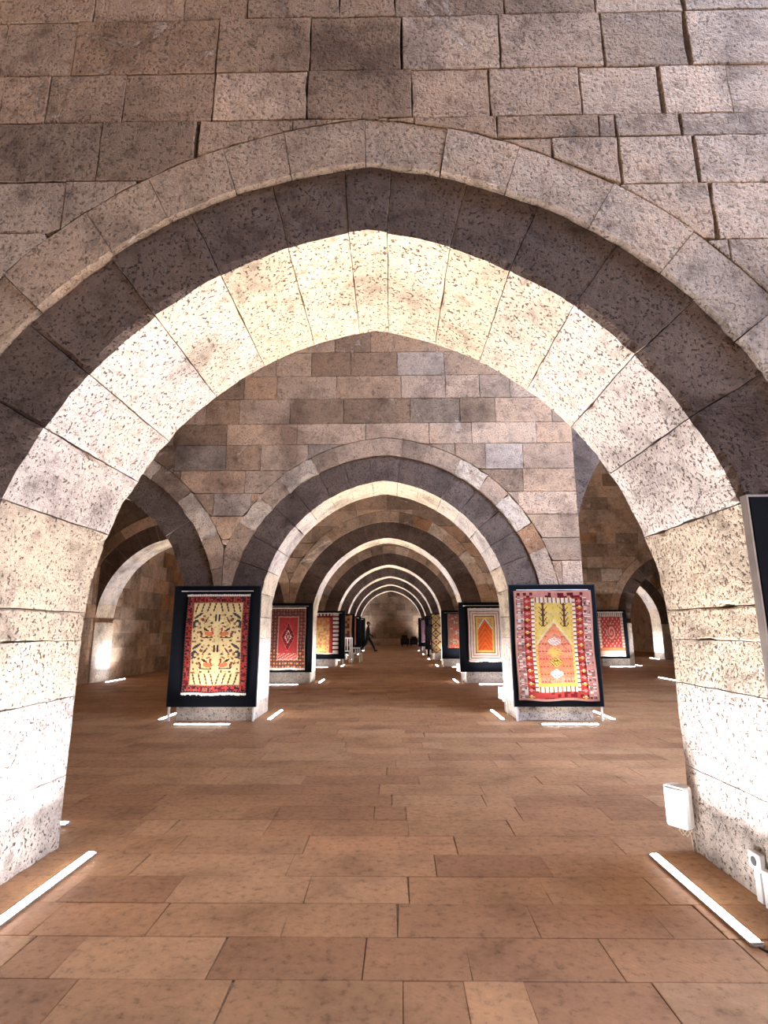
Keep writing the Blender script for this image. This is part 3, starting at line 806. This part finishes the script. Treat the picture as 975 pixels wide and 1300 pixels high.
MB().tube([(-.455, 0, .003), (-.50, -.02, .005), (-.56, -.015, .004), (-.62, -.05, .004)], .004, 6).build('cable', 'dark_metal', t_)
led(-2.42, 2.08, 0.74, 0, 'LED strip on the floor in front of the bare pier opposite the white speaker')
led(2.42, 2.08, 0.74, 0, 'LED strip on the floor before the black board of the first arch')
led(-2.40, 3.90, 0.74, 0, 'LED strip on the floor behind the bare pier opposite the white speaker', tilt=-AW)
led(2.40, 3.90, 0.74, 0, 'LED strip on the floor behind the pier with the power socket', tilt=-AW)
led(-2.42, -2.6, 0.74, 0, 'unseen LED strip on the floor by the rear wall, facing the bare pier', tilt=-AW); led(2.42, -2.6, 0.74, 0, 'unseen LED strip on the floor by the rear wall, facing the black board', tilt=-AW)  # unseen strips behind the camera, put in to light the first arcade
for (k, bx0, bx1, rx0, rx1, rz0, rz1, pat, nx, nz, lab, nm, fr) in BR:
    d, T = D[k], WALLT[k]; s = -1 if bx0 < 0 else 1
    if bx0 > 5:
        led(7.72, d-0.36, 0.8, 0, 'LED strip on the floor in front of '+nm); led(8.52, d+T/2, 0.8, H2, 'LED strip on the floor in the archway beside '+nm, tilt=AW); continue
    led(s*2.45, d-0.37, 0.74, 0, 'LED strip on the floor in front of '+nm, 0.8)
    led(s*1.64, d+T/2, 0.9 if k < 4 else 0.8, H2, 'LED strip on the hall side of the pier with '+nm, tilt=-s*AW)
    if k in (1, 2): led(s*3.18, d+T/2-0.05, 0.8, H2, 'LED strip on the outer side of the pier with '+nm, 0.8, tilt=s*AW)
    led(s*2.42, d+T+0.40, 0.74, 0, 'unseen LED strip behind the pier with '+nm, 0.7, tilt=-AW)  # unseen strips, in the far bays added to brighten the arches
led(XL+0.30, D[2]+0.75, 0.95, H2, 'LED strip at the foot of the outer wall beyond the cream animal rug', 0.8)
led(XN1-0.22, D[2]+0.9, 0.95, H2, 'LED strip on the floor at the pier across the nave', tilt=-AW)
led(11.37-0.22, D[4]+0.45, 0.85, H2, 'LED strip lighting the far pier of the arch across the nave', 1.3, tilt=-AW)
for q, nm in ((-3.1, 'behind the pink rug'), (3.1, 'behind the mauve rug')): led(q, BACKY-0.5, 1.5, 0, 'added unseen LED strip at the foot of the end wall, far '+nm, 1.6)  # hidden strips added to brighten the end wall and far floor
led(7.75, D[4]-0.37, 0.8, 0, 'LED strip on the floor before the farthest pier across the nave')

# ------------------------------------------------------------------ small fittings
def speaker(x, y, z, rz, label, sc=1.0):
    t = empty('loudspeaker', (x, y, z), rz); tag(t, label, 'speaker', 'white wall speakers on the piers'); t.scale = (sc,)*3
    prof = [(-.062, 0), (.062, 0), (.068, .025), (.060, .07), (.035, .10), (-.035, .10), (-.060, .07), (-.068, .025)]
    m = MB(); V = []; 
    hs = [(-.108, .90), (-.098, 1.0), (.098, 1.0), (.108, .90)]; n = len(prof)
    for h, k in hs: V += [(px*k, .0+py*k, h) for px, py in prof]
    F = [tuple(range(n))[::-1], tuple(range(3*n, 4*n))]
    for r_ in range(3):
        for i in range(n): j = (i+1) % n; F.append((r_*n+i, r_*n+j, (r_+1)*n+j, (r_+1)*n+i))
    b = link('cabinet', mesh('cabinet', V, F), 'plastic', t)
    MB().box(-.056, .056, -.006, .001, -.096, .096, .003).build('grille', 'grille', b)
    MB().box(-.012, .012, .09, .135, -.05, .05, .003).box(-.03, .03, .13, .138, -.06, .06, .002).build('bracket', 'white_metal', t)
    for q in (-.018, .004):
        MB().tube([(q, .08, -.10), (q-.012, .06, -.14), (q+.004, .07, -.165), (q+.016, .10, -.135), (q+.02, .12, -.17), (q+.02, .125, -z/sc+.004)], .0035, 6).build('cable', 'cable', t)
    return t
speaker(1.715, 3.43, .255, math.radians(-58), 'white loudspeaker with hanging cable on the pier with the power socket')
speaker(1.70, 8.50, .33, math.radians(-60), 'white loudspeaker on the pier with the orange and yellow prayer kilim', 0.8)
speaker(1.70, 13.95, .33, math.radians(-60), 'white loudspeaker on the pier with the bright orange niche rug', 0.8)
so = empty('power_socket', (1.835, 2.90, 0)); tag(so, 'white power socket on a cable trunk near the white speaker', 'socket')
pl = MB().box(-.028, 0.0, -.045, .045, .135, .215, .004).build('plate', 'plastic', so)
me = MB().tube([(-.0285, 0, .175), (-.0305, 0, .175)], .020, 16).build('socket_well', 'dark_metal', pl)
MB().box(-.022, 0.0, -.022, .022, .0, .135, .002).build('trunking', 'plastic', so)
MB().box(-.03, -.002, -.10, -.05, .0, .16, .003).build('trunking', 'plastic', so)

def chair(x, y, rz, kind, label, sw=.42, sh=.44, bh=.85, group=None):
    t = empty('chair', (x, y, 0), rz); tag(t, label, 'chair', group)
    h = sw/2
    if kind == 'slat':
        MB().box(-h, h, -h, h, sh-.03, sh, .005).build('seat', 'plastic', t)
        for sx in (-1, 1):
            MB().box(sx*(h-.02)-.018, sx*(h-.02)+.018, -h, -h+.036, 0, sh-.03).build('leg', 'plastic', t)
            MB().box(sx*(h-.02)-.018, sx*(h-.02)+.018, h-.036, h, 0, sh-.03).build('leg', 'plastic', t)
        b = MB().box(-h, -h+.036, h-.03, h, sh, bh).box(h-.036, h, h-.03, h, sh, bh).box(-h, h, h-.03, h, bh-.05, bh).build('backrest', 'plastic', t)
        for q in (-.1, 0, .1): MB().box(q-.016, q+.016, h-.025, h-.008, sh, bh-.05).build('slat', 'plastic', b)
        MB().box(-h+.02, h-.02, -h+.005, -h+.025, .16, .19).build('stretcher', 'plastic', t)
    else:
        MB().box(-h, h, -h, h, .16, sh, .05).build('seat', 'black_vinyl', t)
        MB().box(-h+.02, h-.02, h-.14, h, sh-.08, bh, .06).build('backrest', 'black_vinyl', t)
        for sx in (-1, 1):
            MB().box(sx*(h+.02)-.045, sx*(h+.02)+.045, -h, h, .14, sh+.16, .018).build('armrest', 'black_vinyl', t)
            for sy in (-1, 1): MB().tube([(sx*(h-.05), sy*(h-.05), 0), (sx*(h-.05), sy*(h-.05), .17)], .02, 8).build('leg', 'dark_metal', t)
    return t
chair(0.98, 41.0, 0.1, 'pad', 'black armchair before the end wall, with the taller back', .46, .42, .84, 'black armchairs before the end wall')
chair(1.64, 41.0, -0.1, 'pad', 'black armchair before the end wall, with the lower back', .46, .42, .72, 'black armchairs before the end wall')
chair(-1.66, 21.3, math.radians(200), 'slat', 'white slatted chair with a tall back near the brown and gold rug', .40, .46, .95)
chair(-1.33, 22.2, math.radians(170), 'slat', 'low white chair beside the tall-backed white chair', .40, .34, .56)

# ------------------------------------------------------------------ people
def person(loc, rz, label, J, hair_long=False):
    """J: joint positions; the figure faces +x"""
    t = empty('person', loc, rz); tag(t, label, 'person')
    V = []; R = []; E = []
    def add(p, r, par=None):
        V.append(p); R.append(r); i = len(V)-1
        if par is not None: E.append((par, i))
        return i
    pel = add(J['pelvis'], (.175, .165))
    sp = add(J['waist'], (.16, .15), pel); ch = add(J['chest'], (.18, .155), sp); nk0 = add(J['neck0'], (.085, .07), ch)
    nk = add(J['neck'], (.055, .055), nk0); hd = add(J['head0'], (.075, .07), nk); h1 = add(J['head1'], (.098, .082), hd); add(J['head2'], (.07, .06), h1)
    for s in ('l', 'r'):
        sh = add(J['sh_'+s], (.068, .068), ch); el = add(J['el_'+s], (.047, .047), sh); wr = add(J['wr_'+s], (.030, .030), el)
        w3, e3 = Vector(J['wr_'+s]), Vector(J['el_'+s]); dr = (w3-e3).normalized()
        pm = add(tuple(w3+dr*.06), (.036, .022), wr)
        sd = Vector((1, 0, 0)) - dr*dr.x; sd.normalize()
        for q, L in ((-.026, .062), (-.009, .078), (.009, .083), (.026, .074)):
            a = add(tuple(w3+dr*.095+sd*q), (.0095, .0095), pm); b = add(tuple(w3+dr*(.095+L*.55)+sd*q), (.0085, .0085), a); add(tuple(w3+dr*(.095+L)+sd*(q+.012)), (.007, .007), b)
        a = add(tuple(w3+dr*.05+sd*.042), (.011, .011), pm); add(tuple(w3+dr*.09+sd*.062), (.009, .009), a)
        hp = add(J['hip_'+s], (.098, .098), pel); kn = add(J['kn_'+s], (.064, .064), hp); an = add(J['an_'+s], (.045, .045), kn)
        he = add(J['heel_'+s], (.042, .04), an); add(J['toe_'+s], (.035, .018), he)
    me = bpy.data.meshes.new('body'); me.from_pydata(V, E, []); o = link('body', me, 'cloth_dark', t)
    o.modifiers.new('skin', 'SKIN')
    if not me.skin_vertices: 
        bpy.context.view_layer.objects.active = o
    for i, sv in enumerate(me.skin_vertices[0].data): sv.radius = R[i]; sv.use_root = (i == 0)
    ss = o.modifiers.new('sub', 'SUBSURF'); ss.levels = 1; ss.render_levels = 2
    # face and hair
    hc = Vector(J['head1'])
    def ball(name, c, r, m, n=12, k=8, cut=-1.0):
        V = []; F = []
        for a in range(k+1):
            ph = math.pi*a/k
            for b in range(n):
                th = 2*math.pi*b/n; V.append((c[0]+r[0]*math.sin(ph)*math.cos(th), c[1]+r[1]*math.sin(ph)*math.sin(th), c[2]+r[2]*math.cos(ph)))
        for a in range(k):
            for b in range(n): F.append((a*n+b, (a+1)*n+b, (a+1)*n+(b+1) % n, a*n+(b+1) % n))
        return link(name, mesh(name, V, F, True), m, t)
    fc = ball('face', hc+Vector((.022, 0, -.03)), (.088, .076, .112), 'skin')
    nb = MB().prism([(hc.x+.10, hc.z-.05), (hc.x+.135, hc.z-.055), (hc.x+.10, hc.z-.005)], hc.y-.012, hc.y+.012).build('nose', 'skin', fc)
    for s in (-1, 1):
        e = MB().tube([(hc.x+.094, s*.03+hc.y, hc.z-.01), (hc.x+.106, s*.03+hc.y, hc.z-.01)], .010, 8).build('eye', 'hair', fc)
        MB().tube([(hc.x+.0, hc.y+s*.07, hc.z-.03), (hc.x+.0, hc.y+s*.092, hc.z-.03)], .025, 8).build('ear', 'skin', fc)
    MB().box(hc.x+.092, hc.x+.104, hc.y-.025, hc.y+.025, hc.z-.09, hc.z-.08).build('mouth', 'hair', fc)
    ball('hair', hc+Vector((-.022, 0, .025)), (.105, .096, .105 if not hair_long else .14), 'hair')
    return t
walk = dict(pelvis=(0, 0, .90), waist=(.015, 0, 1.05), chest=(.03, 0, 1.24), neck0=(.035, 0, 1.37), neck=(.045, 0, 1.42), head0=(.055, 0, 1.48), head1=(.06, 0, 1.55), head2=(.06, 0, 1.61),
            sh_l=(.03, .19, 1.33), el_l=(-.10, .24, 1.09), wr_l=(-.02, .25, .87), sh_r=(.03, -.19, 1.33), el_r=(.02, -.24, 1.07), wr_r=(.20, -.23, .93),
            hip_l=(.01, .09, .84), kn_l=(.24, .09, .50), an_l=(.40, .09, .13), heel_l=(.39, .09, .055), toe_l=(.56, .09, .10),
            hip_r=(-.01, -.09, .84), kn_r=(-.10, -.09, .46), an_r=(-.40, -.09, .13), heel_r=(-.42, -.09, .07), toe_r=(-.26, -.10, .035))
person((-1.30, 31.3, 0), 0.0, 'person in dark clothes walking across the far end of the hall', walk)
stand = dict(pelvis=(0, 0, .92), waist=(0, 0, 1.07), chest=(.0, 0, 1.27), neck0=(.0, 0, 1.40), neck=(.01, 0, 1.45), head0=(.02, 0, 1.51), head1=(.025, 0, 1.58), head2=(.025, 0, 1.64),
             sh_l=(0, .19, 1.36), el_l=(-.03, .24, 1.10), wr_l=(.04, .24, .87), sh_r=(0, -.19, 1.36), el_r=(-.03, -.24, 1.10), wr_r=(.05, -.23, .87),
             hip_l=(0, .09, .86), kn_l=(.02, .10, .48), an_l=(-.01, .11, .10), heel_l=(-.02, .11, .045), toe_l=(.14, .12, .035),
             hip_r=(0, -.09, .86), kn_r=(.02, -.10, .48), an_r=(-.01, -.11, .10), heel_r=(-.02, -.11, .045), toe_r=(.14, -.12, .035))
person((1.86, 26.2, 0), math.radians(60), 'person in black standing by the pier with the crimson rug', stand, True)
